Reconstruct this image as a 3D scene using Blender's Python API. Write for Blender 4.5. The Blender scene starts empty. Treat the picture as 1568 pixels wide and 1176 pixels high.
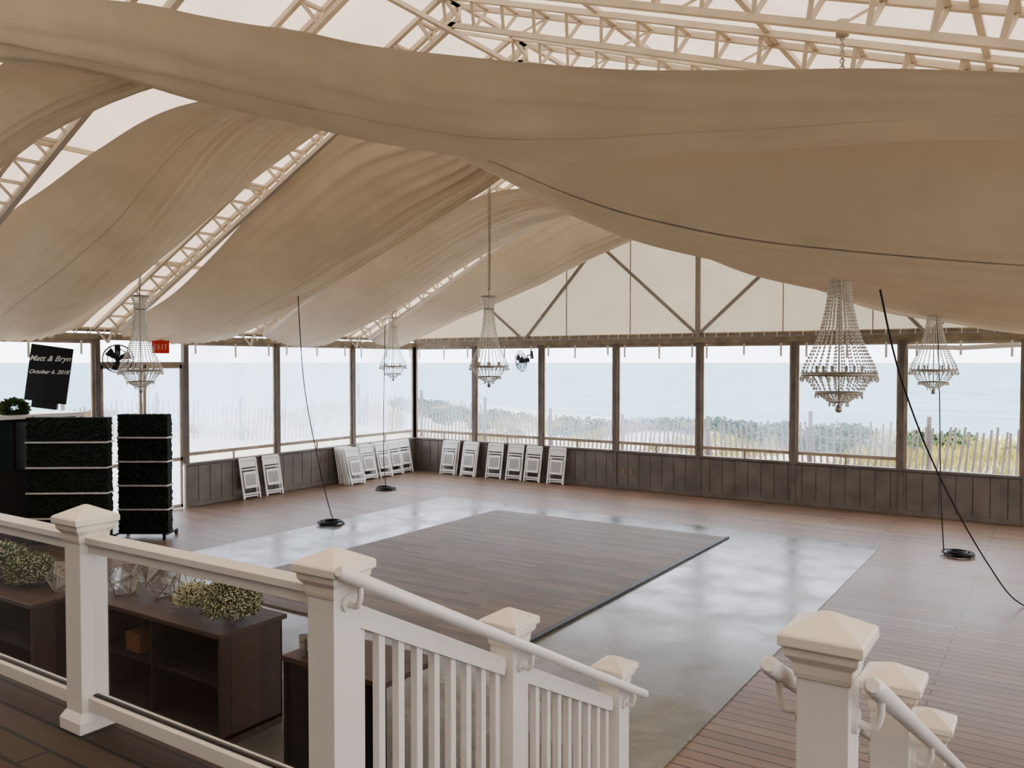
import bpy, math, random
from mathutils import Vector, Matrix, noise
random.seed(7)
D=bpy.data; C=bpy.context

# ------------------------------------------------------------ materials
def newmat(name):
    m=D.materials.new(name); m.use_nodes=True
    nt=m.node_tree; nt.nodes.clear()
    out=nt.nodes.new('ShaderNodeOutputMaterial')
    return m,nt,out
def N(nt,t,**kw):
    n=nt.nodes.new(t)
    for k,v in kw.items(): setattr(n,k,v)
    return n
def c4(c): return (c[0],c[1],c[2],1)
def pmat(name,col,rough=.6,metal=0,var=.12,scale=6,bump=0,bscale=40,trans=0,spec=.5):
    m,nt,out=newmat(name)
    b=N(nt,'ShaderNodeBsdfPrincipled')
    tc=N(nt,'ShaderNodeTexCoord'); nz=N(nt,'ShaderNodeTexNoise'); nz.inputs['Scale'].default_value=scale
    nz.inputs['Detail'].default_value=4
    nt.links.new(tc.outputs['Object'],nz.inputs['Vector'])
    r=N(nt,'ShaderNodeValToRGB')
    r.color_ramp.elements[0].position=.3; r.color_ramp.elements[1].position=.7
    r.color_ramp.elements[0].color=c4([x*(1-var) for x in col]); r.color_ramp.elements[1].color=c4([min(1,x*(1+var)) for x in col])
    nt.links.new(nz.outputs['Fac'],r.inputs['Fac']); nt.links.new(r.outputs['Color'],b.inputs['Base Color'])
    b.inputs['Roughness'].default_value=rough; b.inputs['Metallic'].default_value=metal
    b.inputs['Specular IOR Level'].default_value=spec
    if trans: b.inputs['Transmission Weight'].default_value=trans
    if bump:
        n2=N(nt,'ShaderNodeTexNoise'); n2.inputs['Scale'].default_value=bscale; n2.inputs['Detail'].default_value=3
        nt.links.new(tc.outputs['Object'],n2.inputs['Vector'])
        bp=N(nt,'ShaderNodeBump'); bp.inputs['Strength'].default_value=bump; bp.inputs['Distance'].default_value=.02
        nt.links.new(n2.outputs['Fac'],bp.inputs['Height']); nt.links.new(bp.outputs['Normal'],b.inputs['Normal'])
    nt.links.new(b.outputs['BSDF'],out.inputs['Surface'])
    return m
def fabric(name,dcol,tcol,fac,scale=1.5,var=.06):
    m,nt,out=newmat(name)
    tc=N(nt,'ShaderNodeTexCoord'); nz=N(nt,'ShaderNodeTexNoise'); nz.inputs['Scale'].default_value=scale; nz.inputs['Detail'].default_value=5
    nt.links.new(tc.outputs['Object'],nz.inputs['Vector'])
    def ramp(col):
        r=N(nt,'ShaderNodeValToRGB'); r.color_ramp.elements[0].position=.3; r.color_ramp.elements[1].position=.7
        r.color_ramp.elements[0].color=c4([x*(1-var) for x in col]); r.color_ramp.elements[1].color=c4([min(1,x*(1+var)) for x in col])
        nt.links.new(nz.outputs['Fac'],r.inputs['Fac']); return r
    d=N(nt,'ShaderNodeBsdfDiffuse'); t=N(nt,'ShaderNodeBsdfTranslucent'); mx=N(nt,'ShaderNodeMixShader')
    nt.links.new(ramp(dcol).outputs['Color'],d.inputs['Color']); nt.links.new(ramp(tcol).outputs['Color'],t.inputs['Color'])
    mx.inputs['Fac'].default_value=fac
    nt.links.new(d.outputs[0],mx.inputs[1]); nt.links.new(t.outputs[0],mx.inputs[2]); nt.links.new(mx.outputs[0],out.inputs['Surface'])
    return m
def planks(name,c1,c2,mort,rough,width=2.6,row=.14,ms=.008,rot=0,nscale=1.2,spec=.5,bumps=.15):
    m,nt,out=newmat(name)
    tc=N(nt,'ShaderNodeTexCoord'); mp=N(nt,'ShaderNodeMapping'); mp.inputs['Rotation'].default_value=(0,0,rot)
    nt.links.new(tc.outputs['Object'],mp.inputs['Vector'])
    br=N(nt,'ShaderNodeTexBrick'); br.offset=.37; br.inputs['Scale'].default_value=1
    br.inputs['Brick Width'].default_value=width; br.inputs['Row Height'].default_value=row; br.inputs['Mortar Size'].default_value=ms
    br.inputs['Color1'].default_value=c4(c1); br.inputs['Color2'].default_value=c4(c2); br.inputs['Mortar'].default_value=c4(mort)
    nt.links.new(mp.outputs[0],br.inputs['Vector'])
    nz=N(nt,'ShaderNodeTexNoise'); nz.inputs['Scale'].default_value=nscale; nz.inputs['Detail'].default_value=6; nz.inputs['Roughness'].default_value=.65
    nt.links.new(mp.outputs[0],nz.inputs['Vector'])
    mul=N(nt,'ShaderNodeMix',data_type='RGBA',blend_type='MULTIPLY'); mul.inputs[0].default_value=.6
    rr=N(nt,'ShaderNodeValToRGB'); rr.color_ramp.elements[0].position=.3; rr.color_ramp.elements[1].position=.7
    rr.color_ramp.elements[0].color=(.55,.55,.55,1); rr.color_ramp.elements[1].color=(1.15,1.15,1.15,1)
    nt.links.new(nz.outputs['Fac'],rr.inputs['Fac'])
    nt.links.new(br.outputs['Color'],mul.inputs[6]); nt.links.new(rr.outputs['Color'],mul.inputs[7])
    mp2=N(nt,'ShaderNodeMapping'); mp2.inputs['Scale'].default_value=(1.5,30,1); nt.links.new(mp.outputs[0],mp2.inputs['Vector'])
    n2=N(nt,'ShaderNodeTexNoise'); n2.inputs['Scale'].default_value=1.5; n2.inputs['Detail'].default_value=4; nt.links.new(mp2.outputs[0],n2.inputs['Vector'])
    mul2=N(nt,'ShaderNodeMix',data_type='RGBA',blend_type='MULTIPLY'); mul2.inputs[0].default_value=.5
    nt.links.new(mul.outputs[2],mul2.inputs[6]); 
    r2=N(nt,'ShaderNodeValToRGB'); r2.color_ramp.elements[0].color=(.5,.5,.5,1); r2.color_ramp.elements[1].color=(1.3,1.3,1.3,1)
    nt.links.new(n2.outputs['Fac'],r2.inputs['Fac']); nt.links.new(r2.outputs['Color'],mul2.inputs[7])
    b=N(nt,'ShaderNodeBsdfPrincipled'); nt.links.new(mul2.outputs[2],b.inputs['Base Color'])
    ra=N(nt,'ShaderNodeMapRange'); ra.inputs['To Min'].default_value=rough-.08; ra.inputs['To Max'].default_value=rough+.12
    nt.links.new(nz.outputs['Fac'],ra.inputs['Value']); nt.links.new(ra.outputs[0],b.inputs['Roughness'])
    b.inputs['Specular IOR Level'].default_value=spec
    bp=N(nt,'ShaderNodeBump'); bp.inputs['Strength'].default_value=bumps; bp.inputs['Distance'].default_value=.01
    nt.links.new(n2.outputs['Fac'],bp.inputs['Height']); nt.links.new(bp.outputs[0],b.inputs['Normal'])
    nt.links.new(b.outputs[0],out.inputs['Surface'])
    return m
def vinyl(name,lo,hi,scale=.8):
    m,nt,out=newmat(name)
    tc=N(nt,'ShaderNodeTexCoord'); mp=N(nt,'ShaderNodeMapping'); mp.inputs['Scale'].default_value=(1,1,.35)
    nt.links.new(tc.outputs['Object'],mp.inputs['Vector'])
    nz=N(nt,'ShaderNodeTexNoise'); nz.inputs['Scale'].default_value=scale; nz.inputs['Detail'].default_value=3
    nt.links.new(mp.outputs[0],nz.inputs['Vector'])
    mr=N(nt,'ShaderNodeMapRange'); mr.inputs['From Min'].default_value=.3; mr.inputs['From Max'].default_value=.7
    mr.inputs['To Min'].default_value=lo; mr.inputs['To Max'].default_value=hi
    nt.links.new(nz.outputs['Fac'],mr.inputs['Value'])
    tr=N(nt,'ShaderNodeBsdfTransparent'); tr.inputs['Color'].default_value=(.97,.98,1,1)
    tl=N(nt,'ShaderNodeBsdfTranslucent'); tl.inputs['Color'].default_value=(.80,.87,1,1)
    mx=N(nt,'ShaderNodeMixShader'); nt.links.new(mr.outputs[0],mx.inputs['Fac']); nt.links.new(tr.outputs[0],mx.inputs[1]); nt.links.new(tl.outputs[0],mx.inputs[2])
    nt.links.new(mx.outputs[0],out.inputs['Surface'])
    return m

M_roof=fabric('roof_canvas',(.74,.65,.53),(.78,.62,.45),.40)
M_gable=fabric('gable_canvas',(.70,.63,.52),(.66,.56,.42),.30)
M_drape=fabric('drape_cloth',(.625,.57,.48),(.60,.51,.395),.19)
M_seam=pmat('drape_seam',(.40,.355,.29),.9)
M_truss=pmat('truss_white_paint',(.64,.58,.50),.5,0,.1,3)
M_gframe=pmat('gable_frame_grey',(.33,.31,.28),.5)
M_post=pmat('post_brown',(.17,.15,.13),.6,0,.2,3)
M_wall=pmat('knee_wall_boards',(.18,.160,.138),.5,0,.2,2.5,.1,60)
M_sash=pmat('window_sash_wood',(.40,.33,.25),.6,0,.2,5)
M_header=pmat('header_beam',(.30,.25,.18),.6,0,.25,5)
M_vin=vinyl('clear_vinyl',.02,.15)
M_vinL=vinyl('hazy_vinyl',.08,.5,1.1)
M_white=pmat('white_vinyl_rail',(.80,.77,.735),.35,0,.03,2)
M_cap_lit=pmat('post_cap_white_lit',(.84,.78,.70),.4,0,.03,2)  # white paint of the rail, with warm light on the caps put into the colour
M_chair=pmat('chair_white_resin',(.84,.83,.80),.4,0,.03,4)
M_chairg=pmat('chair_grey_seat',(.42,.41,.39),.5,0,.05,4)
M_black=pmat('black_cable',(.012,.012,.012),.5)
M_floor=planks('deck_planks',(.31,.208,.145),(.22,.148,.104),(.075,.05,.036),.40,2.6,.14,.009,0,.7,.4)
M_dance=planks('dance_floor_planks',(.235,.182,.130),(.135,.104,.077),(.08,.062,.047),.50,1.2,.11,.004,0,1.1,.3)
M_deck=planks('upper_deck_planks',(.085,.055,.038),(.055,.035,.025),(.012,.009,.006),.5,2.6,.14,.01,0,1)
M_cab=planks('cabinet_walnut',(.10,.062,.044),(.062,.040,.029),(.02,.014,.01),.45,2.5,.3,.003,0,2)
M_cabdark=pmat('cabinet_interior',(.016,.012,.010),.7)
M_silver=pmat('silver_strip',(.75,.75,.72),.35,.3)
M_red=pmat('exit_red',(.8,.06,.04),.5)
M_bead=pmat('crystal_bead',(.78,.75,.68),.12,0,.1,30,spec=.9)
M_ring=pmat('chandelier_metal',(.42,.39,.34),.3,.6)
M_board=pmat('chalkboard',(.012,.012,.014),.7)
M_chalk=pmat('chalk_white',(.85,.85,.83),.9)
M_leaf=pmat('leaf_green',(.11,.15,.05),.7,0,.5,25)
M_hedge=pmat('boxwood_dark',(.007,.012,.007),.8,0,.5,25)
M_blossom=pmat('blossom_cream',(.72,.73,.56),.8,0,.2,20)
M_sand=pmat('dune_sand',(.56,.50,.40),.95,0,.15,.4)
M_grass=pmat('beach_grass',(.40,.36,.11),.9,0,.4,.8)
M_shrub=pmat('shrub_leaves',(.085,.15,.08),.9,0,.5,2)
M_fence=pmat('fence_slats_weathered',(.19,.165,.155),.9,0,.2,2)
M_glasswire=pmat('terrarium_wire',(.45,.43,.38),.3,.6)

def concrete():
    m,nt,out=newmat('polished_concrete')
    tc=N(nt,'ShaderNodeTexCoord')
    n1=N(nt,'ShaderNodeTexNoise'); n1.inputs['Scale'].default_value=.7; n1.inputs['Detail'].default_value=9; n1.inputs['Roughness'].default_value=.62; n1.inputs['Distortion'].default_value=.6
    nt.links.new(tc.outputs['Object'],n1.inputs['Vector'])
    r=N(nt,'ShaderNodeValToRGB'); e=r.color_ramp.elements
    e[0].position=.32; e[0].color=(.115,.117,.107,1); e[1].position=.70; e[1].color=(.31,.30,.27,1)
    x=e.new(.5); x.color=(.175,.174,.158,1)
    nt.links.new(n1.outputs['Fac'],r.inputs['Fac'])
    b=N(nt,'ShaderNodeBsdfPrincipled'); nt.links.new(r.outputs[0],b.inputs['Base Color'])
    n2=N(nt,'ShaderNodeTexNoise'); n2.inputs['Scale'].default_value=1.6; n2.inputs['Detail'].default_value=7
    nt.links.new(tc.outputs['Object'],n2.inputs['Vector'])
    mr=N(nt,'ShaderNodeMapRange'); mr.inputs['From Min'].default_value=.35; mr.inputs['From Max'].default_value=.65; mr.inputs['To Min'].default_value=.18; mr.inputs['To Max'].default_value=.34
    nt.links.new(n2.outputs['Fac'],mr.inputs['Value']); nt.links.new(mr.outputs[0],b.inputs['Roughness'])
    b.inputs['Specular IOR Level'].default_value=.6
    nt.links.new(b.outputs[0],out.inputs['Surface']); return m
M_conc=concrete()
def seamat():
    m,nt,out=newmat('sea_water')
    tc=N(nt,'ShaderNodeTexCoord'); mp=N(nt,'ShaderNodeMapping'); mp.inputs['Scale'].default_value=(.02,.12,1)
    nt.links.new(tc.outputs['Object'],mp.inputs['Vector'])
    n1=N(nt,'ShaderNodeTexNoise'); n1.inputs['Scale'].default_value=1; n1.inputs['Detail'].default_value=8
    nt.links.new(mp.outputs[0],n1.inputs['Vector'])
    r=N(nt,'ShaderNodeValToRGB'); r.color_ramp.elements[0].position=.35; r.color_ramp.elements[1].position=.7
    r.color_ramp.elements[0].color=(.17,.30,.34,1); r.color_ramp.elements[1].color=(.27,.42,.45,1)
    nt.links.new(n1.outputs['Fac'],r.inputs['Fac'])
    b=N(nt,'ShaderNodeBsdfPrincipled'); nt.links.new(r.outputs[0],b.inputs['Base Color']); b.inputs['Roughness'].default_value=.6
    b.inputs['Specular IOR Level'].default_value=.25
    nt.links.new(b.outputs[0],out.inputs['Surface']); return m
M_sea=seamat()

# ------------------------------------------------------------ mesh builder
class MB:
    def __init__(s): s.v=[];s.f=[];s.m=[];s.sm=[]
    def add(s,vs,fs,mi=0,smooth=False):
        o=len(s.v); s.v.extend([tuple(v) for v in vs])
        for f in fs: s.f.append(tuple(i+o for i in f)); s.m.append(mi); s.sm.append(smooth)
    def box(s,x0,x1,y0,y1,z0,z1,mi=0):
        vs=[(x,y,z) for x in(x0,x1) for y in(y0,y1) for z in(z0,z1)]
        s.add(vs,[(0,1,3,2),(4,6,7,5),(0,4,5,1),(2,3,7,6),(0,2,6,4),(1,5,7,3)],mi)
    def beam(s,p,q,w,h,mi=0,up=(0,0,1)):
        p=Vector(p);q=Vector(q);d=(q-p).normalized();u=Vector(up)
        if abs(d.dot(u))>.99:u=Vector((1,0,0))
        a=d.cross(u).normalized();b=a.cross(d).normalized()
        vs=[]
        for c in(p,q):
            for i,j in((-1,-1),(1,-1),(1,1),(-1,1)): vs.append(c+a*(w/2*i)+b*(h/2*j))
        s.add(vs,[(0,3,2,1),(4,5,6,7),(0,1,5,4),(1,2,6,5),(2,3,7,6),(3,0,4,7)],mi)
    def tube(s,pts,r,n=8,mi=0,caps=True):
        pts=[Vector(p) for p in pts]; vs=[];fs=[];prev=None
        for i,p in enumerate(pts):
            d=(pts[min(i+1,len(pts)-1)]-pts[max(i-1,0)]).normalized()
            if prev is None:
                u=Vector((0,0,1)) if abs(d.z)<.9 else Vector((1,0,0)); a=d.cross(u).normalized()
            else:
                a=(prev-d*prev.dot(d)).normalized()
            prev=a; b=d.cross(a); rr=r[i] if isinstance(r,(list,tuple)) else r
            for k in range(n):
                t=2*math.pi*k/n; vs.append(p+a*math.cos(t)*rr+b*math.sin(t)*rr)
        for i in range(len(pts)-1):
            for k in range(n):
                fs.append((i*n+k,i*n+(k+1)%n,(i+1)*n+(k+1)%n,(i+1)*n+k))
        s.add(vs,fs,mi,True)
        if caps:
            s.add(vs[:n],[tuple(range(n))[::-1]],mi); s.add(vs[-n:],[tuple(range(n))],mi)
    def lathe(s,prof,c=(0,0,0),n=16,mi=0,smooth=True,rot=0):
        vs=[];fs=[]
        for r,z in prof:
            for k in range(n):
                t=2*math.pi*(k+rot)/n; vs.append((c[0]+r*math.cos(t),c[1]+r*math.sin(t),c[2]+z))
        for i in range(len(prof)-1):
            for k in range(n): fs.append((i*n+k,i*n+(k+1)%n,(i+1)*n+(k+1)%n,(i+1)*n+k))
        s.add(vs,fs,mi,smooth)
    def octa(s,c,r,rz=None,mi=0):
        rz=rz or r;x,y,z=c
        s.add([(x+r,y,z),(x,y+r,z),(x-r,y,z),(x,y-r,z),(x,y,z+rz),(x,y,z-rz)],
              [(0,1,4),(1,2,4),(2,3,4),(3,0,4),(1,0,5),(2,1,5),(3,2,5),(0,3,5)],mi)
    def sqr(s,cx,cy,prof,mi=0):
        vs=[];fs=[]
        for h,z in prof: vs+= [(cx-h,cy-h,z),(cx+h,cy-h,z),(cx+h,cy+h,z),(cx-h,cy+h,z)]
        for i in range(len(prof)-1):
            for k in range(4): fs.append((i*4+k,i*4+(k+1)%4,(i+1)*4+(k+1)%4,(i+1)*4+k))
        fs.append((3,2,1,0)); n=len(prof)-1; fs.append((n*4,n*4+1,n*4+2,n*4+3))
        s.add(vs,fs,mi)
    def torus(s,c,R,r,n=28,k=8,mi=0,axis='z'):
        vs=[];fs=[]
        for i in range(n):
            t=2*math.pi*i/n
            for j in range(k):
                p=2*math.pi*j/k; x=(R+r*math.cos(p))*math.cos(t);y=(R+r*math.cos(p))*math.sin(t);z=r*math.sin(p)
                if axis=='y': x,y,z=x,z,y
                if axis=='x': x,y,z=z,x,y
                vs.append((c[0]+x,c[1]+y,c[2]+z))
        for i in range(n):
            for j in range(k): fs.append((i*k+j,((i+1)%n)*k+j,((i+1)%n)*k+(j+1)%k,i*k+(j+1)%k))
        s.add(vs,fs,mi,True)
    def mesh(s,name,mats):
        me=D.meshes.new(name); me.from_pydata(s.v,[],s.f)
        for m in mats: me.materials.append(m)
        me.polygons.foreach_set('material_index',s.m); me.polygons.foreach_set('use_smooth',s.sm); me.update(); return me
    def make(s,name,mats,bevel=0,loc=(0,0,0),rot=(0,0,0)):
        return place(name,s.mesh(name,mats),loc,rot,bevel)
def place(name,me,loc=(0,0,0),rot=(0,0,0),bevel=0):
    o=D.objects.new(name,me); C.collection.objects.link(o); o.location=loc; o.rotation_euler=rot
    if bevel:
        b=o.modifiers.new('bevel','BEVEL'); b.width=bevel; b.segments=2; b.limit_method='ANGLE'
    return o

# ------------------------------------------------------------ constants
XL,XR=-15.3,5.8; YB=18.1; YF=-4.0; RX=-6.9; RZ=7.95; EZ=3.75
SL=(RZ-EZ)/(RX-XL); SR=(RZ-EZ)/(XR-RX)
def roof(x): return RZ-SL*(RX-x) if x<RX else RZ-SR*(x-RX)

# ------------------------------------------------------------ floors
b=MB(); b.box(XL-.2,XR+.2,YF-.2,YB+.2,-.2,0); b.make('floor',[M_floor])
b=MB(); b.box(-11.6,-2.45,3.2,14.78,.0,.008); b.make('concrete_slab',[M_conc])
b=MB(); b.box(-9.62,-4.83,6.9,13.95,.008,.03); b.make('dance_floor',[M_dance])
b=MB(); b.box(-4.83,-4.75,6.9,14.0,.008,.036); b.make('trim_dance_floor',[pmat('dance_edge',(.03,.028,.026),.5)])

# ------------------------------------------------------------ walls
backX=[XL+2.11*k for k in range(11)]
leftY=[18.1,15.65,13.15,10.7,8.8,6.4,4.0,1.6,-.8,-3.2]
def kneewall(name,axis,c,a0,a1,inward):
    b=MB()
    def bx(a,bb,t0,t1,z0,z1,mi=0):
        lo,hi=sorted((c+t0*inward,c+t1*inward))
        if axis=='x': b.box(a,bb,lo,hi,z0,z1,mi)
        else: b.box(lo,hi,a,bb,z0,z1,mi)
    bx(a0,a1,-.06,.0,-.15,.88)
    a=a0
    while a<a1-.01:
        e=min(a+.29,a1); bx(a+.006,e-.004,0,.022,.10,.86); a+=.29
    bx(a0,a1,.0,.035,0,.10); bx(a0,a1,-.09,.05,.88,.93,1)
    return b,bx
b,bx=kneewall('wall_back','x',YB,XL,XR,-1)
for k,x in enumerate(backX[:-1]): 
    if k>0: bx(x-.045,x+.045,.0,.045,0,.88,1)
for x in backX: bx(x-.05,x+.05,-.06,.05,.93,3.5,1)
for x in(-8.75,-8.55): bx(x-.035,x+.035,.022,.05,.38,.5,2)
bx(XL,XR,-.07,.05,3.48,3.6,2)
b.make('wall_back',[M_wall,M_post,M_header],.004)
b,bx=kneewall('wall_left','y',XL,10.7,YB,1)
for y in leftY: bx(y-.05,y+.05,-.06,.05,.93 if y>10.6 else 0,3.5,1)
bx(YF,YB,-.07,.05,3.48,3.6,2)
b2,bx2=kneewall('x','y',XL,YF,8.8,1)
b.add(b2.v,b2.f,0)
b.make('wall_left',[M_wall,M_post,M_header],.004)
b,bx=kneewall('wall_right','y',XR,YF,YB,-1)
for y in leftY: bx(y-.05,y+.05,-.06,.05,.93,3.5,1)
bx(YF,YB,-.07,.05,3.48,3.6,2)
b.make('wall_right',[M_wall,M_post,M_header])
b=MB(); b.box(XL,XR,YF-.1,YF,0,EZ); b.add([(XL,YF,EZ),(XR,YF,EZ),(RX,YF,RZ)],[(0,1,2)]); b.make('wall_front',[M_cabdark])

b=MB()
b.tube([(XL-.02,YB+.02,3.68),(XR,YB+.02,3.68)],.045,10)
b.tube([(XL-.02,YF,3.68),(XL-.02,YB,3.68)],.045,10)
x=XL+.2
while x<XR: b.torus((x,YB+.02,3.66),.065,.010,10,5,1,'x'); x+=.27
y=3
while y<YB: b.torus((XL-.02,y,3.66),.065,.010,10,5,1,'y'); y+=.27
b.make('trim_eave',[M_header,M_white])

# windows
wn=1
def window(axis,c,a0,a1,inward,m,pane=True,rolled=False,zlo=1.08):
    global wn
    b=MB()
    def bx(a,bb,t0,t1,z0,z1,mi=0):
        lo,hi=sorted((c+t0*inward,c+t1*inward))
        if axis=='x': b.box(a,bb,lo,hi,z0,z1,mi)
        else: b.box(lo,hi,a,bb,z0,z1,mi)
    a0+=.05;a1-=.05
    bx(a0,a0+.05,-.04,.0,.93,3.48); bx(a1-.05,a1,-.04,.0,.93,3.48)
    if not rolled: bx(a0+.05,a1-.05,-.04,.01,zlo,zlo+.07)
    bx(a0+.05,a1-.05,-.04,.01,3.41,3.48)
    mid=(a0+a1)/2
    if not rolled: bx(mid-.02,mid+.02,-.03,0,.93,zlo)
    if pane: bx(a0+.05,a1-.05,-.022,-.02,zlo+.07,3.41,1)
    for k in range(3):
        a=a0+.18+(a1-a0-.36)*k/2+random.uniform(-.08,.08)
        bx(a-.022,a+.022,.012,.02,3.18+random.uniform(-.05,.05),3.47,2)
    if rolled: b.tube([(a0+.05,c-.08,3.36),((a0+a1)/2,c-.08,3.33),(a1-.05,c-.08,3.38)],.05,10,2)
    b.make('window_%d'%wn,[M_sash,m,M_white]); wn+=1
for k in range(len(backX)-1):
    window('x',YB,backX[k],backX[k+1],-1,M_vin,pane=(k<6),rolled=(k>=6))
for k in range(0,3): window('y',XL,leftY[k+1],leftY[k],1,M_vinL)
for k in range(4,7): window('y',XL,leftY[k+1],leftY[k],1,M_vinL,pane=(k>4))
b=MB()
for y0,y1 in((8.87,9.72),(9.76,10.63)):
    for yy in(y0,y1-.05): b.box(XL-.03,XL+.01,yy,yy+.05,.02,3.0)
    for z in(.02,1.0,2.93): b.box(XL-.03,XL+.01,y0,y1,z,z+.07)
    b.box(XL-.012,XL-.010,y0+.05,y1-.05,.09,2.95,1)
b.box(XL-.03,XL+.01,8.87,10.63,3.0,3.06)
b.make('door_1',[M_sash,M_vinL])

# gable
b=MB()
y=YB+.03
b.add([(XL,y,3.62),(XR,y,3.62),(XR,y,EZ),(RX,y,RZ),(XL,y,EZ)],[(0,1,2,3,4)],0)
yy=YB-.02
b.beam((RX,yy,3.6),(RX,yy,RZ-.1),.11,.06,1,up=(0,1,0))
for sg in(-1,1):
    b.beam((RX+.05*sg,yy,3.72),(RX+2.55*sg,yy,5.95),.07,.05,1,up=(0,1,0))
    b.beam((RX+4.65*sg,yy,3.66),(RX+2.55*sg,yy,5.95),.07,.05,1,up=(0,1,0))
    b.beam((RX+4.75*sg,yy,3.66),(RX+6.2*sg,yy,4.8),.06,.05,1,up=(0,1,0))
for x in(-10.35,-8.6,-5.0,-3.2,-1.4): b.box(x-.008,x+.008,YB+.0,YB+.025,3.62,roof(x)-.1,2)
b.box(XL,XR,YB-.03,YB+.02,3.60,3.66,1)
b.make('wall_gable',[M_gable,M_gframe,M_header])

# ceiling (canvas) and trusses
b=MB()
vs=[];fs=[];nx=44;ny=24
for i in range(nx+1):
    x=(XL-.25)+(XR+.25-XL+.25)*i/nx
    if abs(x-RX)<.25: x=RX
    for j in range(ny+1):
        yv=YF+(YB+.1-YF)*j/ny
        vs.append((x,yv,roof(x)+.06+.03*math.sin(j*math.pi*.5)**2))
for i in range(nx):
    for j in range(ny):
        a=i*(ny+1)+j; fs.append((a,a+1,a+ny+2,a+ny+1))
b.add(vs,fs,0); b.make('ceiling',[M_roof])
TY=[15.65-1.675*k for k in range(0,12)]
for yk in TY:
    b=MB()
    for xe,xr in((XL,RX),(XR,RX)):
        e=Vector((xe,yk,roof(xe)-.05)); r=Vector((xr,yk,RZ-.05)); d=r-e; L=d.length; d=d/L
        nrm=Vector((-d.z,0,d.x)); 
        if nrm.z<0: nrm=-nrm
        dep=.30
        for oy in(-.19,.19): b.beam(e+Vector((0,oy,0)),r+Vector((0,oy,0)),.065,.065)
        b.beam(e-nrm*dep+d*.5,r-nrm*dep,.075,.065)
        n=int(L/.48)
        for k in range(n+1):
            p=e+d*(L*k/n); q=e+d*(L*min(k+.5,n)/n)-nrm*dep
            b.beam(p+Vector((0,-.19,0)),p+Vector((0,.19,0)),.06,.04)
            b.beam(p+Vector((0,-.19,0)),p-nrm*dep,.04,.04); b.beam(p+Vector((0,.19,0)),p-nrm*dep,.04,.04)
            if k%3==0: b.beam(p+Vector((0,.19,0)),q,.022,.022)
    b.make('roof_truss',[M_truss])
b=MB()
for x in(-13.2,-11,-9,RX,-4.6,-2.6,-.6,1.4,3.4):
    z=roof(x)-.02; b.beam((x,YF,z),(x,YB,z),.06,.06)
for k in range(len(TY)-1): 
    b.beam((RX,TY[k],RZ-.05),(RX,TY[k+1],RZ-.45),.04,.04)
b.beam((RX,YF,RZ-.45),(RX,YB,RZ-.45),.06,.06)
b.make('roof_purlins',[M_truss])

# ------------------------------------------------------------ drapes
def cr(p0,p1,p2,p3,t): return .5*((2*p1)+(-p0+p2)*t+(2*p0-5*p1+4*p2-p3)*t*t+(-p0+3*p1-3*p2+p3)*t**3)
def drape(st,ridge_end=1,seams=(.3,),pl=.05,nU=120,npl=17,seed=0,pe=2.2):
    rows=[[s[0],*s[1],*s[2],*s[3]] for s in st]
    ws=sorted([i/96 for i in range(97)]+[s+.0018 for s in seams]+[s-.0018 for s in seams])
    b=MB();vs=[];fs=[];ms=[]
    n=len(rows)-1
    for i in range(nU+1):
        g=i/nU*n; k=min(int(g),n-1); t=g-k
        R=[cr(rows[max(k-1,0)][c],rows[k][c],rows[k+1][c],rows[min(k+2,n)][c],t) for c in range(7)]
        e=i/nU
        amp=pl*((e if ridge_end else 1-e)**pe)+.005+ .02*max(0,1-(e if ridge_end else 1-e)*7)
        for w in ws:
            if w<.5: q=(1-2*w); y=R[3]+(R[1]-R[3])*q; z=R[4]+(R[2]-R[4])*q*q
            else: q=(2*w-1); y=R[3]+(R[5]-R[3])*q; z=R[4]+(R[6]-R[4])*q*q
            ph=2*math.pi*npl*w+.6*math.sin(e*5+seed)
            z+=amp*math.sin(ph)*(.6+.4*math.sin(w*23+seed))
            z+=.04*noise.noise(Vector((R[0]*.7+seed,w*5,seed)))+.014*noise.noise(Vector((R[0]*1.1+seed,w*22+e*9,seed+3)))
            vs.append((R[0],y,z))
    m=len(ws)
    for i in range(nU):
        for j in range(m-1):
            fs.append((i*m+j,i*m+j+1,(i+1)*m+j+1,(i+1)*m+j))
            mid=(ws[j]+ws[j+1])/2
            ms.append(1 if any(abs(mid-s)<.0017 for s in seams) else 0)
    b.v=vs;b.f=fs;b.m=ms;b.sm=[True]*len(fs)
    return b.make('ceiling_drape',[M_drape,M_seam])
X6=(-15.2,-13,-11,-9,-7.5,-6.9)
def left_st(ya,yb,ez=(3.74,4.75,5.72,6.6,6.85,6.95),mz=(3.42,3.9,4.5,5.25,5.85,6.2),g=(0,0,0,.05,.4,.7),fz=None,ym=None):
    ym=ym or (ya+yb)/2; fz=fz or ez
    return [(X6[i],(ya+g[i],ez[i]),(ym,mz[i]),(yb-g[i],fz[i])) for i in range(6)]
drape(left_st(4.35,5.3,mz=(3.7,4.65,5.3,5.65,5.74,5.75),ez=(3.74,4.85,5.7,6.2,6.2,6.1),g=(0,0,0,0,.1,.2)),seed=0,seams=(.4,))
drape(left_st(5.85,8.5,mz=(3.40,3.95,4.75,5.95,6.15,6.2),ez=(3.74,4.88,5.48,6.0,6.1,6.1),fz=(3.74,4.75,5.6,6.3,6.3,6.3),ym=6.95,g=(0,0,0,.1,.4,.6)),seed=3.1)
drape(left_st(9.0,12.0,ez=(3.65,4.35,5.5,6.6,6.7,6.7)),seed=6.2,pl=.11,pe=1.8,seams=(.42,))
drape(left_st(12.5,15.2,ez=(3.74,4.7,5.5,6.15,6.2,6.4),mz=(3.40,4.05,4.95,5.75,5.95,6.2)),seed=9.3,seams=(.4,))
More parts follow.
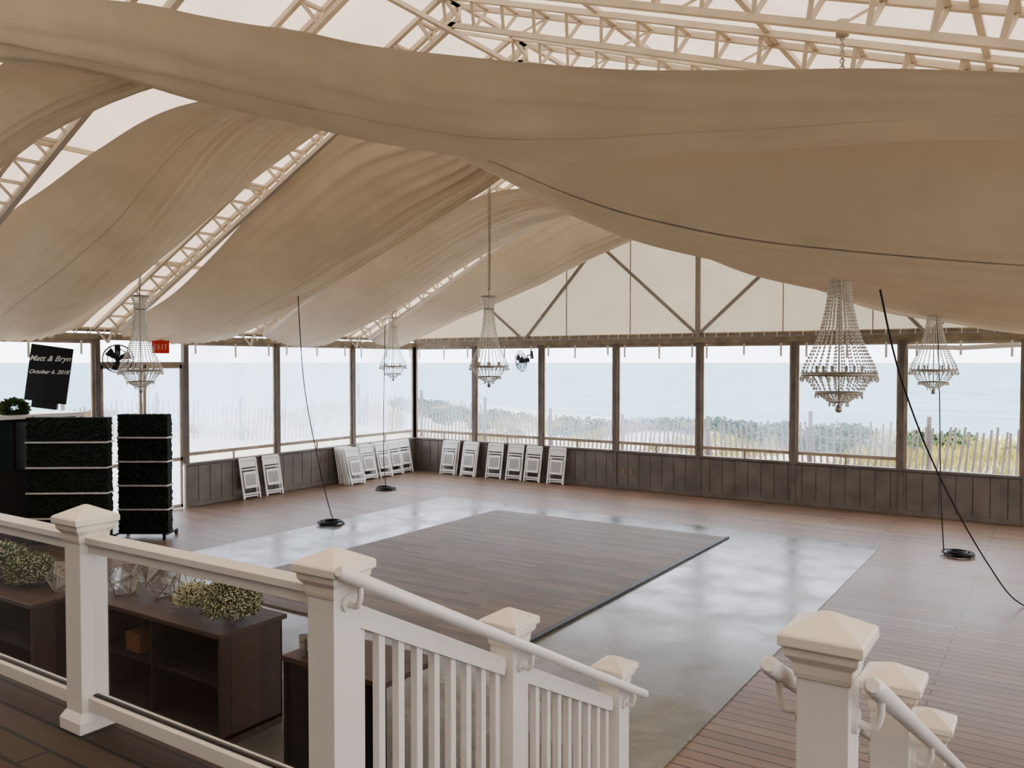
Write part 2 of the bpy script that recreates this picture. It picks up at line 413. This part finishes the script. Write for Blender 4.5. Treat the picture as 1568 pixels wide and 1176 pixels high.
drape(left_st(16.1,17.9,ez=(3.74,4.8,5.8,6.6,6.7,6.8),mz=(3.45,4.15,4.75,5.5,6.0,6.2)),seed=12.4,pl=.09,pe=1.8,seams=(.45,))
def right_st(Ya,Yb):
    ya=Ya+.25;yb=Yb-.25;ym=(ya+yb)/2
    return [(-6.9,(ya+.7,6.15),(ym,5.9),(yb-.7,6.2)),(-5.4,(ya+.15,5.85),(ym,5.25),(yb-.15,5.9)),(-3.9,(ya,5.4),(ym,4.45),(yb,5.5)),
     (-2.77,(ya,5.0),(ym,4.02),(yb,5.1)),(-1.5,(ya,4.66),(ym,3.72),(yb,4.8)),(-.23,(ya,4.4),(ym,3.5),(yb,4.6)),(1.5,(ya,4.2),(ym,3.4),(yb,4.4)),(3.5,(ya,4.1),(ym,3.5),(yb,4.2))]
for k,(ya,yb) in enumerate([(5.6,8.95),(8.95,12.3),(12.3,15.65),(15.65,18.0)]):
    drape(right_st(ya,yb),0,seed=k*2.3+20,seams=(.27,))
drape([(1.6,(4.3,4.0),(5.0,3.9),(5.8,4.2)),(-.1,(4.3,4.3),(5.0,4.2),(5.8,4.65)),(-1.6,(4.3,4.62),(5.0,4.34),(5.8,4.9)),(-3.2,(4.3,5.0),(5,4.5),(5.8,5.2)),
       (-4.5,(4.1,5.38),(4.9,4.80),(5.5,5.5)),(-5.8,(4.0,5.80),(4.6,5.18),(5.1,5.9)),(-7.5,(3.9,6.28),(4.2,5.72),(4.3,6.2)),(-9.3,(3.8,6.75),(4.0,6.15),(4.2,6.5)),(-11,(3.7,7.0),(3.9,6.4),(4.1,6.6))],1,seams=(.3,),pl=.03,seed=40,npl=7)

# ------------------------------------------------------------ chandeliers
def chandelier_mesh():
    b=MB()
    prof=[(0.33,0),(.30,.09),(.245,.20),(.19,.33),(.145,.48),(.11,.66),(.09,.85),(.082,1.0),(.10,1.1),(.135,1.19)]
    def pr(z):
        for (r0,z0),(r1,z1) in zip(prof,prof[1:]):
            if z0<=z<=z1: return r0+(r1-r0)*(z-z0)/(z1-z0)
        return prof[-1][0]
    ns=26
    for k in range(ns):
        t=2*math.pi*k/ns; z=.03
        while z<1.19:
            r=pr(z); b.octa((r*math.cos(t),r*math.sin(t),z),.0125,.016); z+=.031
        for (r0,z0,r1,z1) in((.30,-.03,.20,-.17),(.20,-.18,.08,-.26)):
            for q in range(5):
                f=q/5; b.octa(((r0+(r1-r0)*f)*math.cos(t),(r0+(r1-r0)*f)*math.sin(t),z0+(z1-z0)*(f**1.3)),.012,.018)
        b.octa((.335*math.cos(t+.1),.335*math.sin(t+.1),-.045),.014,.034)
        if k%2==0: b.octa((.205*math.cos(t),.205*math.sin(t),-.205),.012,.028)
        if k%3==0: b.octa((.085*math.cos(t),.085*math.sin(t),-.285),.011,.022)
    for r,z,h in((.33,0,.035),(.205,-.17,.018),(.085,-.26,.014),(.085,.98,.02),(.135,1.19,.022)):
        b.lathe([(r-.008,-h/2),(r+.006,-h/2),(r+.006,h/2),(r-.008,h/2),(r-.008,-h/2)],(0,0,z),32,1)
    b.lathe([(.001,-.36),(.025,-.35),(.034,-.325),(.022,-.295),(.008,-.28),(.008,1.3),(.02,1.31),(.001,1.34)],(0,0,0),12,1)
    for k in range(6):
        t=math.pi*k/3
        b.tube([(0,0,-.02),(.33*math.cos(t),.33*math.sin(t),0)],.006,5,1)
        b.tube([(0,0,1.17),(.135*math.cos(t),.135*math.sin(t),1.19)],.005,5,1)
        b.lathe([(.012,0),(.014,.07),(.001,.085)],(.2*math.cos(t),.2*math.sin(t),0),6,1)
    return b
base=chandelier_mesh()
for (x,yv,z) in((-1.72,8.1,2.94),(-8.15,11.6,2.98),(-12.3,7.8,2.92),(-13.7,15.4,2.95),(-1.6,13.9,2.93)):
    b=MB(); b.v=list(base.v);b.f=list(base.f);b.m=list(base.m);b.sm=list(base.sm)
    zt=roof(x)-.15-z; zz=1.32; k=0
    while zz<zt:
        ax='x' if k%2 else 'y'; b.torus((0,0,zz),.020,.006,8,4,1,ax); zz+=.034; k+=1
    b.tube([(.02,0,1.3),(.03,.01,(1.3+zt)/2),(.0,0,zt)],.007,5,1)
    b.lathe([(.001,-.05),(.06,-.04),(.06,.10),(.001,.12)],(0,0,zt),12,1)
    b.make('crystal_chandelier',[M_bead,M_ring],loc=(x,yv,z))

# ------------------------------------------------------------ cables and coils
def sm(pts,n=10):
    out=[];P=[Vector(p) for p in pts]
    for k in range(len(P)-1):
        for i in range(n):
            out.append(cr(P[max(k-1,0)],P[k],P[k+1],P[min(k+2,len(P)-1)],i/n))
    out.append(P[-1]); return out
def cable(pts,coil=None):
    b=MB(); b.tube(sm(pts),.009,6)
    if coil:
        for k in range(6): b.torus((coil[0]+random.uniform(-.05,.05),coil[1]+random.uniform(-.05,.05),.022+.011*k),.20-.025*(k%3)+random.uniform(-.02,.03),.012,24,6)
    b.make('power_cable',[M_black])
cable([(-11.75,10.6,4.35),(-11.7,10.7,2.6),(-11.55,10.95,1.0),(-11.3,11.0,.15),(-11.25,11.1,.04)],(-11.4,11.06))
cable([(-13.5,14.9,4.1),(-13.5,14.85,2.5),(-13.52,14.85,.8),(-13.45,14.85,.05)],(-13.45,14.85))
cable([(-1.6,14.0,4.0),(-1.58,14.4,3.0),(-1.55,14.5,1.2),(-1.5,14.6,.05)],(-1.28,14.7))
cable([(-1.28,7.55,3.66),(-1.22,8.3,2.9),(-1.05,9.6,1.9),(-.7,11.2,.7),(-.35,12.1,.02),(.3,12.1,.015),(1.0,11.4,.015)])

# ------------------------------------------------------------ folding chairs
def chair_mesh():
    b=MB(); w=.225
    for s in(-1,1):
        b.beam((s*w,0,0),(s*w,0,.90),.036,.026,0,up=(0,1,0))
        b.beam((s*(w-.042),.035,.02),(s*(w-.042),.035,.66),.03,.024,0,up=(0,1,0))
    b.box(-w,w,-.012,.014,.86,.93,0)
    b.box(-w+.02,w-.02,-.006,.010,.71,.855,0)
    b.box(-w+.02,w-.02,-.010,.010,.645,.68,0)
    b.box(-w+.045,w-.045,-.03,.0,.24,.61,0)
    b.box(-w+.085,w-.085,-.036,-.028,.30,.55,1)
    b.box(-w,w,-.01,.012,.10,.135,0); b.box(-w+.04,w-.04,.025,.047,.05,.085,0)
    return b.mesh('folding_chair',[M_chair,M_chairg])
cm=chair_mesh()
def chairs(x,yv,side,n=1,jr=.0):
    for k in range(n):
        off=.075*k; tilt=math.radians(-11-.8*k)
        if side=='back': place('folding_chair',cm,(x+random.uniform(-.02,.02),yv-off,.005),(tilt,0,random.uniform(-.05,.05)+jr),.004)
        else: place('folding_chair',cm,(x+off,yv+random.uniform(-.02,.02),.005),(tilt,0,math.pi/2+random.uniform(-.04,.04)+jr),.004)
for i,x in enumerate((-13.85,-13.2,-12.4,-11.78,-11.2,-10.5)): chairs(x,17.82,'back',2 if i<2 else 1)
for yv,n in((12.2,1),(12.85,1),(15.1,7),(15.85,3),(16.45,3),(17.0,2),(17.5,1)): chairs(-15.03,yv,'left',n)

# ------------------------------------------------------------ wall fans
def fan(name,loc,rz):
    b=MB()
    for r,yv in((.27,0),(.26,-.05),(.26,.05),(.18,-.075),(.09,-.09),(.18,.075)): b.torus((0,yv,0),r,.006,28,5,0,'y')
    for k in range(24):
        t=2*math.pi*k/24
        for s in(-1,1): b.tube([(.04*math.cos(t),s*.09,.04*math.sin(t)),(.18*math.cos(t),s*.075,.18*math.sin(t)),(.27*math.cos(t),0,.27*math.sin(t))],.003,4)
    for k in range(3):
        t=2*math.pi*k/3+.4
        a=Vector((math.cos(t),0,math.sin(t)));p=Vector((-math.sin(t),0,math.cos(t)))
        b.add([a*.04-p*.03+Vector((0,.015,0)),a*.22-p*.09+Vector((0,.02,0)),a*.23+p*.07-Vector((0,.03,0)),a*.05+p*.04-Vector((0,.015,0))],[(0,1,2,3)],0)
    b.tube([(0,-.03,0),(0,.22,0)],[.05,.06],12)
    b.tube([(0,.15,0),(0,.2,.12),(0,.32,.12)],.018,8)
    b.box(-.05,.05,.30,.34,.02,.22)
    b.make(name,[M_black],loc=loc,rot=(math.radians(8),0,rz))
fan('wall_fan',(-11.42,17.66,3.08),math.radians(-35))
fan('wall_fan',(-14.92,9.0,3.12),math.radians(60))

# exit sign
b=MB(); b.box(-.16,.16,-.025,.025,-.13,.13,0)
def seg(x,z,w,h): b.box(x,x+w,-.032,-.026,z,z+h,1)
for i in range(4):
    x0=-.125+.065*i
    if i==0: seg(x0,-.05,.010,.1);[seg(x0,zz,.042,.01) for zz in(-.05,-.005,.04)]
    if i==1: b.beam((x0,-.03,-.05),(x0+.045,-.03,.05),.006,.012,1,up=(0,1,0)); b.beam((x0+.045,-.03,-.05),(x0,-.03,.05),.006,.012,1,up=(0,1,0))
    if i==2: seg(x0+.02,-.05,.01,.1)
    if i==3: seg(x0,.04,.045,.01); seg(x0+.018,-.05,.01,.1)
b.box(-.005,.005,-.005,.005,.13,.22,0)
b.make('exit_sign',[M_red,M_chalk],loc=(-15.0,9.95,3.36),rot=(0,0,math.radians(55)))

# ------------------------------------------------------------ hedge panel stands
def hedge(cx,cy,w,rz,h=2.18):
    b=MB(); nlev=5
    for k in range(nlev):
        z0=.1+(h-.1)/nlev*k; z1=z0+(h-.1)/nlev-.03
        nx_,nz_=34,14
        for sgn in(-1,1):
            vs=[];fs=[]
            for i in range(nx_+1):
                for j in range(nz_+1):
                    x=-w/2+w*i/nx_; z=z0+(z1-z0)*j/nz_
                    y=sgn*(.09+random.uniform(-.012,.03))
                    vs.append((x+random.uniform(-.01,.01),y,z+random.uniform(-.008,.008)))
            for i in range(nx_):
                for j in range(nz_):
                    a=i*(nz_+1)+j; fs.append((a,a+1,a+nz_+2,a+nz_+1))
            b.add(vs,fs,0)
        b.box(-w/2,w/2,-.085,.085,z0,z1,0)
        if k<nlev-1: b.box(-w/2-.01,w/2+.01,-.135,.135,z1+.002,z1+.028,1)
    b.box(-w/2,w/2,-.06,.06,.06,.1,2)
    for s in(-1,1):
        b.box(s*w/2-.02,s*w/2+.02,-.28,.28,.07,.1,2)
        for t in(-.25,.25): b.tube([(s*w/2-.018,t,.035),(s*w/2+.018,t,.035)],.035,14,2)
    b.make('hedge_panel_stand',[M_hedge,M_silver,M_black],loc=(cx,cy,0),rot=(0,0,rz))
hedge(-13.3,8.5,.86,math.radians(33))
hedge(-13.55,7.32,1.28,math.radians(36))

# back bar with chalkboard and planter
b=MB()
b.box(-15.1,-14.3,4.0,6.0,0,1.15,0); b.box(-15.12,-14.2,3.9,6.1,1.15,1.2,0)
b.box(-15.1,-14.6,6.1,8.0,0,2.1,2); b.box(-15.1,-14.6,5.0,6.1,1.2,2.1,2); b.box(-15.15,-14.5,4.9,8.1,2.1,2.17,1)
for k in range(6): b.box(-14.6,-14.58,5.05+k*.48,5.47+k*.48,1.25,2.05,3)
b.make('back_bar_cabinet',[M_cab,M_white,M_cabdark,pmat('smoked_glass',(.03,.045,.04),.15)],.004)
b=MB(); b.box(-.34,.34,-.02,.02,0,.98,0)
b.box(-.20,.20,-.05,.05,-.11,0,0)
sg=b.make('chalkboard_sign',[M_board,M_chalk],loc=(-14.75,7.55,2.36),rot=(0,math.radians(8),math.radians(42)))
def words(txt,x,z,size):
    cu=D.curves.new('lettering','FONT'); cu.body=txt; cu.size=size; cu.shear=.45; cu.align_x='CENTER'; cu.extrude=.002; cu.offset=.0015
    cu.materials.append(M_chalk)
    o=D.objects.new('lettering',cu); C.collection.objects.link(o); o.parent=sg; o.location=(x,-.026,z); o.rotation_euler=(math.radians(90),math.radians(-6),0)
words('Matt & Bryn',-.01,.72,.135); words('October 6, 2018',0,.50,.095)
def tuft(name,c,R,n,mats,zs=.8,stem=True,size=.01,leaf=.5):
    b=MB()
    for i in range(n):
        v=Vector((random.gauss(0,1),random.gauss(0,1),random.gauss(0,1))).normalized()*R*random.uniform(.55,1.0)
        v.z=v.z*zs
        if v.z<-R*.35: v.z=-R*.35*random.random()
        if random.random()<leaf:
            d=v.normalized(); a=d.orthogonal().normalized(); a.rotate(Matrix.Rotation(random.uniform(0,6),3,d)); s=size*2.6
            b.add([v,v+d*s*.6+a*s*.4,v+d*s*1.3,v+d*s*.6-a*s*.4],[(0,1,2,3)],0)
        else: b.octa(v,size*random.uniform(.6,1.1),None,1)
        if stem and i%6==0: b.tube([(0,0,-R*.4),v*.6+Vector((0,0,-.02)),v],.0016,3,0,False)
    return b.make(name,mats,loc=c)
b=tuft('boxwood_planter',(-14.68,7.0,2.27),.21,1500,[M_leaf,M_leaf],.75,False,.018,1)

# ------------------------------------------------------------ cabinets below the deck
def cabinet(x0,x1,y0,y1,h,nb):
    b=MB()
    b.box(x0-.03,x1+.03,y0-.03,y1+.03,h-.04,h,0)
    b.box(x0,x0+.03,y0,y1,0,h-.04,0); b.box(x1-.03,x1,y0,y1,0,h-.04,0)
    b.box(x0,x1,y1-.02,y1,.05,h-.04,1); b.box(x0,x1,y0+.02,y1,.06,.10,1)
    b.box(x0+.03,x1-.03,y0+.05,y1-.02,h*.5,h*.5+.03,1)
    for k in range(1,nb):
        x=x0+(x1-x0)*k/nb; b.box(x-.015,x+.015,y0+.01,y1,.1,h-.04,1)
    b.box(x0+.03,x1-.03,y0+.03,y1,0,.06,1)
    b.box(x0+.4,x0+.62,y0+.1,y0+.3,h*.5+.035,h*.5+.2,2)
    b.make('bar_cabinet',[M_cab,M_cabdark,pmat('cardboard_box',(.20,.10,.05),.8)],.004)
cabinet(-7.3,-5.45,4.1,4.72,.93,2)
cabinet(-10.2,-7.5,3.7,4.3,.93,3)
b=MB(); b.box(-4.75,-3.75,4.1,4.7,.86,.9,0)
for x in(-4.72,-3.78):
    for yv in(4.13,4.67): b.box(x-.02,x+.02,yv-.02,yv+.02,0,.86,1)
b.box(-4.72,-3.78,4.12,4.14,.02,.86,1); b.box(-4.74,-4.72,4.12,4.68,.02,.86,1)
b.make('service_table',[M_cab,M_black],.003)
b=MB()
for i in range(5):
    for j in range(3):
        for k in range(2):
            b.lathe([(.028,0),(.036,.09),(.034,.09),(.026,.006),(.001,.006)],(-4.62+.085*i,4.2+.085*j,.905+.05*k),12,0)
b.make('stacked_glasses',[pmat('glassware',(.5,.5,.5),.1,0,.05,5,trans=.6)])
tuft('babys_breath_bouquet',(-5.64,4.36,1.09),.24,4200,[M_leaf,M_blossom],.95,True,.0085,.42)
tuft('babys_breath_bouquet',(-6.12,4.33,1.06),.16,2200,[M_leaf,M_blossom],.85,True,.0085,.12)
tuft('babys_breath_bouquet',(-8.75,4.0,1.08),.28,3400,[M_leaf,M_blossom],.7,True,.0095,.65)
tuft('babys_breath_bouquet',(-8.2,4.05,1.05),.24,2500,[M_leaf,M_blossom],.7,True,.0095,.65)
import bmesh
M_clear,nt_,o_=newmat('terrarium_glass')
tr=N(nt_,'ShaderNodeBsdfTransparent'); gl=N(nt_,'ShaderNodeBsdfGlossy'); gl.inputs['Roughness'].default_value=.05; mx=N(nt_,'ShaderNodeMixShader'); mx.inputs[0].default_value=.10
nt_.links.new(tr.outputs[0],mx.inputs[1]); nt_.links.new(gl.outputs[0],mx.inputs[2]); nt_.links.new(mx.outputs[0],o_.inputs['Surface'])
def terr(c,r,rz):
    bm=bmesh.new(); bmesh.ops.create_icosphere(bm,subdivisions=1,radius=r)
    R=Matrix.Rotation(rz,3,'Z')@Matrix.Rotation(.5,3,'X')
    b=MB(); vs=[R@v.co for v in bm.verts]; zmin=-r*.8
    vs=[Vector((v.x,v.y,max(v.z*1.1,zmin))) for v in vs]
    for e in bm.edges: b.beam(vs[e.verts[0].index],vs[e.verts[1].index],.007,.007,0)
    b.add(vs,[tuple(v.index for v in f.verts) for f in bm.faces],1)
    bm.free(); b.make('geometric_terrarium',[M_glasswire,M_clear],loc=(c[0],c[1],c[2]+r*.8+.004))
for i,(x,yv,r) in enumerate(((-7.12,4.35,.16),(-6.78,4.5,.17),(-6.45,4.52,.16),(-6.0,4.64,.09),(-9.3,4.05,.2),(-9.75,3.95,.18),(-7.72,4.1,.15))): terr((x,yv,.93),r,i*.9)

# ------------------------------------------------------------ upper deck, stairs, railing
DZ=1.4; PX1,PX2,PX3=-2.1,-.49,1.12; RY=2.05; SY=2.15
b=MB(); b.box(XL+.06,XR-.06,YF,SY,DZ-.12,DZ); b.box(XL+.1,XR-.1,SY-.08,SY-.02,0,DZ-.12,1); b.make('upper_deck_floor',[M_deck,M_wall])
tr_=.347; ri=DZ/8
b=MB()
for k in range(1,8):
    zt=DZ-ri*k; y0=SY+tr_*(k-1); b.box(PX1+.03,PX3-.03,y0-.02,y0+tr_+.01,zt-.04,zt,0); b.box(PX1+.03,PX3-.03,y0,y0+.02,zt,zt+ri-.04,1)
b.box(PX1+.03,PX3-.03,SY+7*tr_,SY+7*tr_+.02,0,ri-.04,1)
for x in(PX1,PX3):
    vs=[(x+dx,yv,z) for dx in(-.02,.02) for (yv,z) in((SY,DZ-.02),(SY,DZ-.35),(SY+7*tr_-.2,0),(SY+8*tr_-.1,0),(SY+8*tr_-.1,.02))]
    b.add(vs,[(0,1,2,3,4),(9,8,7,6,5),(0,4,9,5),(0,5,6,1),(1,6,7,2),(2,7,8,3),(3,8,9,4)],1)
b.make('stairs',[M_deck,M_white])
pw=.0635
def newel(x,yv,zt,zb,skirt=True):
    b=MB()
    b.sqr(x,yv,[(pw,zb),(pw,zt-.15)],0)
    b.sqr(x,yv,[(pw+.004,zt-.165),(pw+.008,zt-.15),(pw+.010,zt-.125),(pw+.026,zt-.105),(pw+.028,zt-.085),(pw+.040,zt-.078),(pw+.040,zt-.052),(pw+.034,zt-.046),(.012,zt-.003),(.002,zt)],1)
    if skirt: b.sqr(x,yv,[(pw+.022,zb),(pw+.022,zb+.05),(pw+.008,zb+.075),(pw+.001,zb+.085)],0)
    return b
CT=DZ+1.01
def merge(dst,src):
    o=len(dst.v); dst.v+=src.v; dst.f+=[tuple(i+o for i in f) for f in src.f]; dst.m+=src.m; dst.sm+=src.sm
lv=MB()
xs=[-8.9,-7.15,-5.4,-3.67,PX1]
for x in xs[:-1]: merge(lv,newel(x,RY,CT,DZ))
for a,c in zip(xs,xs[1:]):
    c2=c-pw-(.002 if c==PX1 else 0)
    lv.box(a+pw,c2,RY-.045,RY+.045,CT-.165,CT-.135,0); lv.box(a+pw,c2,RY-.028,RY+.028,CT-.21,CT-.165,0)
    lv.box(a+pw,c2,RY-.035,RY+.035,DZ+.09,DZ+.15,0)
    lv.box(a+pw,c2,RY-.012,RY+.012,DZ+.15,DZ+.158,2)
    lv.box(a+pw,c2,RY-.003,RY+.003,DZ+.158,CT-.21,3)
lv.make('deck_railing',[M_white,M_cap_lit,M_black,M_clear],.003)
lv=MB()
for x in(2.8,4.6): merge(lv,newel(x,RY,CT,DZ))
for a,c in((PX3,2.8),(2.8,4.6)):
    lv.box(a+pw+.03,c-pw,RY-.045,RY+.045,CT-.2,CT-.135,0); lv.box(a+pw+.03,c-pw,RY-.03,RY+.03,DZ+.09,DZ+.15,0)
    lv.box(a+pw+.03,c-pw,RY-.003,RY+.003,DZ+.15,CT-.2,2)
lv.make('deck_railing',[M_white,M_cap_lit,M_clear],.003)
def stair_rail(X,sides,y0=RY,bal=True):
    b=MB()
    ys=[y0,3.15+(y0-RY)*.5,4.23+(y0-RY)*.5]; zs=[CT,CT-.505*(ys[1]-y0)+.07,CT-.505*(ys[2]-y0)+.07]
    for i,(yv,z) in enumerate(zip(ys,zs)):
        merge(b,newel(X,yv,z,DZ+.002 if i==0 else max(0,DZ-.505*(yv-SY)-.1),i==0))
    hz=lambda yv: CT-.10-.505*(yv-RY)
    for i in range(2):
        ya=ys[i]+pw; yb=ys[i+1]-pw
        if bal:
            b.beam((X,ya,hz(ya)-.115),(X,yb,hz(yb)-.115),.06,.075,0)
            b.beam((X,ya,hz(ya)-.93),(X,yb,hz(yb)-.93),.045,.06,0)
            n=9
            for k in range(n):
                yv=ya+(yb-ya)*(k+.5)/n
                b.box(X-.017,X+.017,yv-.017,yv+.017,hz(yv)-.93,hz(yv)-.13,0)
    for sd in sides:
        hx=X+sd*.125
        p0=Vector((hx,y0-.09,hz(y0-.09)));p1=Vector((hx,ys[2]+.14,hz(ys[2]+.14)))
        pts=[p0+Vector((0,-.012,.006)),p0,p1,p1+Vector((0,.012,-.006))]
        b.tube(pts,[.016,.025,.025,.016],14)
        for yv in ys:
            c=Vector((X+sd*pw,yv,hz(yv)-.085))
            b.tube([c,c+Vector((sd*.012,0,0))],.032,14)
            b.tube(sm([c,c+Vector((sd*.045,0,-.008)),c+Vector((sd*.062,0,.03)),Vector((hx,yv,hz(yv)-.01))],5),.011,8)
    return b.make('stair_railing',[M_white,M_cap_lit],.003)
stair_rail(PX1,(1,))
stair_rail(PX2,(-1,1),2.22,False)
stair_rail(PX3,(-1,))

# ------------------------------------------------------------ outside
def gz(x,y):
    z=-.25
    z+= .8*math.exp(-((y-33)/6)**2)*(.3+noise.noise(Vector((x*.12,y*.1,1)))) 
    z+= (.9*math.exp(-((x+27)/6)**2)*(.6+noise.noise(Vector((x*.1,y*.12,5)))))*(1 if x<-17 else 0)
    z+= .12*noise.noise(Vector((x*.4,y*.4,2)))
    if y>42: z-=(y-42)*.45
    if x<-40: z-=(-40-x)*.3
    return z if (y>19 or x<-16.5) else min(z,-.25)
b=MB();vs=[];fs=[];nx,ny=110,90
for i in range(nx+1):
    for j in range(ny+1):
        x=-60+100*i/nx; yv=-12+72*j/ny; vs.append((x,yv,gz(x,yv)))
for i in range(nx):
    for j in range(ny):
        a=i*(ny+1)+j; fs.append((a,a+ny+1,a+ny+2,a+1))
b.add(vs,fs,0,True); b.make('ground_dunes',[M_sand])
b=MB(); b.add([(-20000,-20000,-5),(20000,-20000,-5),(20000,20000,-5),(-20000,20000,-5)],[(0,1,2,3)]); b.make('sea',[M_sea])
b=MB()
def blade(x,yv,h):
    z=gz(x,yv)-.02; a=random.uniform(0,6.28); w=.020; dx,dy=math.cos(a),math.sin(a); l=random.uniform(.1,.5)*h
    b.add([(x-dy*w,yv+dx*w,z),(x+dy*w,yv-dx*w,z),(x+dx*l*.4,yv+dy*l*.4,z+h*.65),(x+dx*l,yv+dy*l,z+h)],[(0,1,2),(0,2,3)],0)
for i in range(26000):
    x=random.uniform(-32,14); yv=random.uniform(26.2,36)
    if noise.noise(Vector((x*.25,yv*.25,9)))>-.05+(.1 if x<-6 else -.25): blade(x,yv,random.uniform(.2,.5))
for i in range(9000):
    x=random.uniform(-36,-25.5) ; yv=random.uniform(2,28)
    if noise.noise(Vector((x*.25,yv*.25,9)))>0: blade(x,yv,random.uniform(.2,.55))
b.make('beach_grass',[M_grass])
b=MB()
for i in range(190):
    x=random.uniform(-30,2) ; yv=random.uniform(30,36)
    if not(-18<x<-6 or x<-23) and random.random()<.8: continue
    r=random.uniform(.35,.65)
    z=gz(x,yv)
    for q in range(170):
        d=Vector((random.gauss(0,1),random.gauss(0,1),random.gauss(0,1))).normalized(); d.z=abs(d.z)*.85-.05
        p=Vector((x,yv,z+.05))+Vector((d.x*r*1.35,d.y*r,d.z*r))*random.uniform(.6,1.05)
        a=Vector((random.uniform(-1,1),random.uniform(-1,1),random.uniform(-1,1))).normalized()*.10; c=a.cross(Vector((random.uniform(-1,1),random.uniform(-1,1),1))).normalized()*.05
        b.add([p-a,p+c,p+a,p-c],[(0,1,2,3)],0)
b.make('dune_shrubs',[M_shrub])
b=MB()
def fence(p,q,h=1.2,sp=.17,wob=(0,.5)):
    p=Vector(p);q=Vector(q);L=(q-p).length;n=int(L/sp)
    prev=None
    for k in range(n+1):
        c=p+(q-p)*k/n; c.x+=wob[0]*math.sin(k*.05); c.y+=wob[1]*math.sin(k*.05); z=gz(c.x,c.y)-.05; lean=.16*math.sin(k*.11)+random.uniform(-.05,.05)
        hh=h+random.uniform(-.1,.1)+.15*math.sin(k*.07)
        b.beam((c.x,c.y,z),(c.x+lean,c.y,z+hh),.06,.014,0,up=(0,1,0))
        if k%18==0: b.tube([(c.x,c.y+.08,z-.1),(c.x,c.y+.08,z+hh+.3)],.06,7)
        if prev is not None:
            for f in(.25,.75): b.beam(prev[0]+(prev[1]-prev[0])*f,Vector((c.x,c.y,z))+Vector((lean,0,hh))*f,.008,.008)
        prev=(Vector((c.x,c.y,z)),Vector((c.x+lean,c.y,z+hh)))
fence((-24.5,25.3,0),(12,25.3,0),1.4); fence((-24.8,-2,0),(-24.8,24.5,0),1.2,.17,(.5,0))
b.make('snow_fence',[M_fence])
b=MB()
ax,ay=-20.5,11.2
for s in(-1,1): b.beam((ax,ay+s*.85,gz(ax,ay)-.1),(ax,ay+s*.85,1.7),.16,.16)
b.beam((ax,ay-1.1,1.75),(ax,ay+1.1,1.75),.2,.14)
pts=[(ax,ay-.8+1.6*k/10,1.2+.42*math.sin(math.pi*k/10)) for k in range(11)]
b.tube(pts,.07,8)
b.make('garden_arbor',[pmat('arbor_wood',(.22,.16,.10),.8)])

# ------------------------------------------------------------ world + camera
w=D.worlds.new('World'); C.scene.world=w; w.use_nodes=True; nt=w.node_tree; nt.nodes.clear()
out=N(nt,'ShaderNodeOutputWorld'); bg=N(nt,'ShaderNodeBackground'); bg.inputs['Strength'].default_value=4.6
tc=N(nt,'ShaderNodeTexCoord'); sp=N(nt,'ShaderNodeSeparateXYZ'); r=N(nt,'ShaderNodeValToRGB'); e=r.color_ramp.elements
e[0].position=0; e[0].color=(.84,.88,.97,1); e[1].position=.6; e[1].color=(.86,.90,1,1)
x=e.new(.08); x.color=(.90,.93,1,1)
nt.links.new(tc.outputs['Generated'],sp.inputs[0]); nt.links.new(sp.outputs['Z'],r.inputs[0]); nt.links.new(r.outputs[0],bg.inputs[0]); nt.links.new(bg.outputs[0],out.inputs[0])
try: C.scene.view_settings.look='AgX - Medium High Contrast'
except Exception as ex: print('look',ex)

cam=D.cameras.new('camera'); co=D.objects.new('camera',cam); C.collection.objects.link(co)
co.location=(0,0,3.05); co.rotation_euler=(math.radians(90-1.49),0,math.radians(33.5))
cam.sensor_width=36; cam.lens=29.16; cam.clip_end=50000; cam.clip_start=.05
C.scene.camera=co
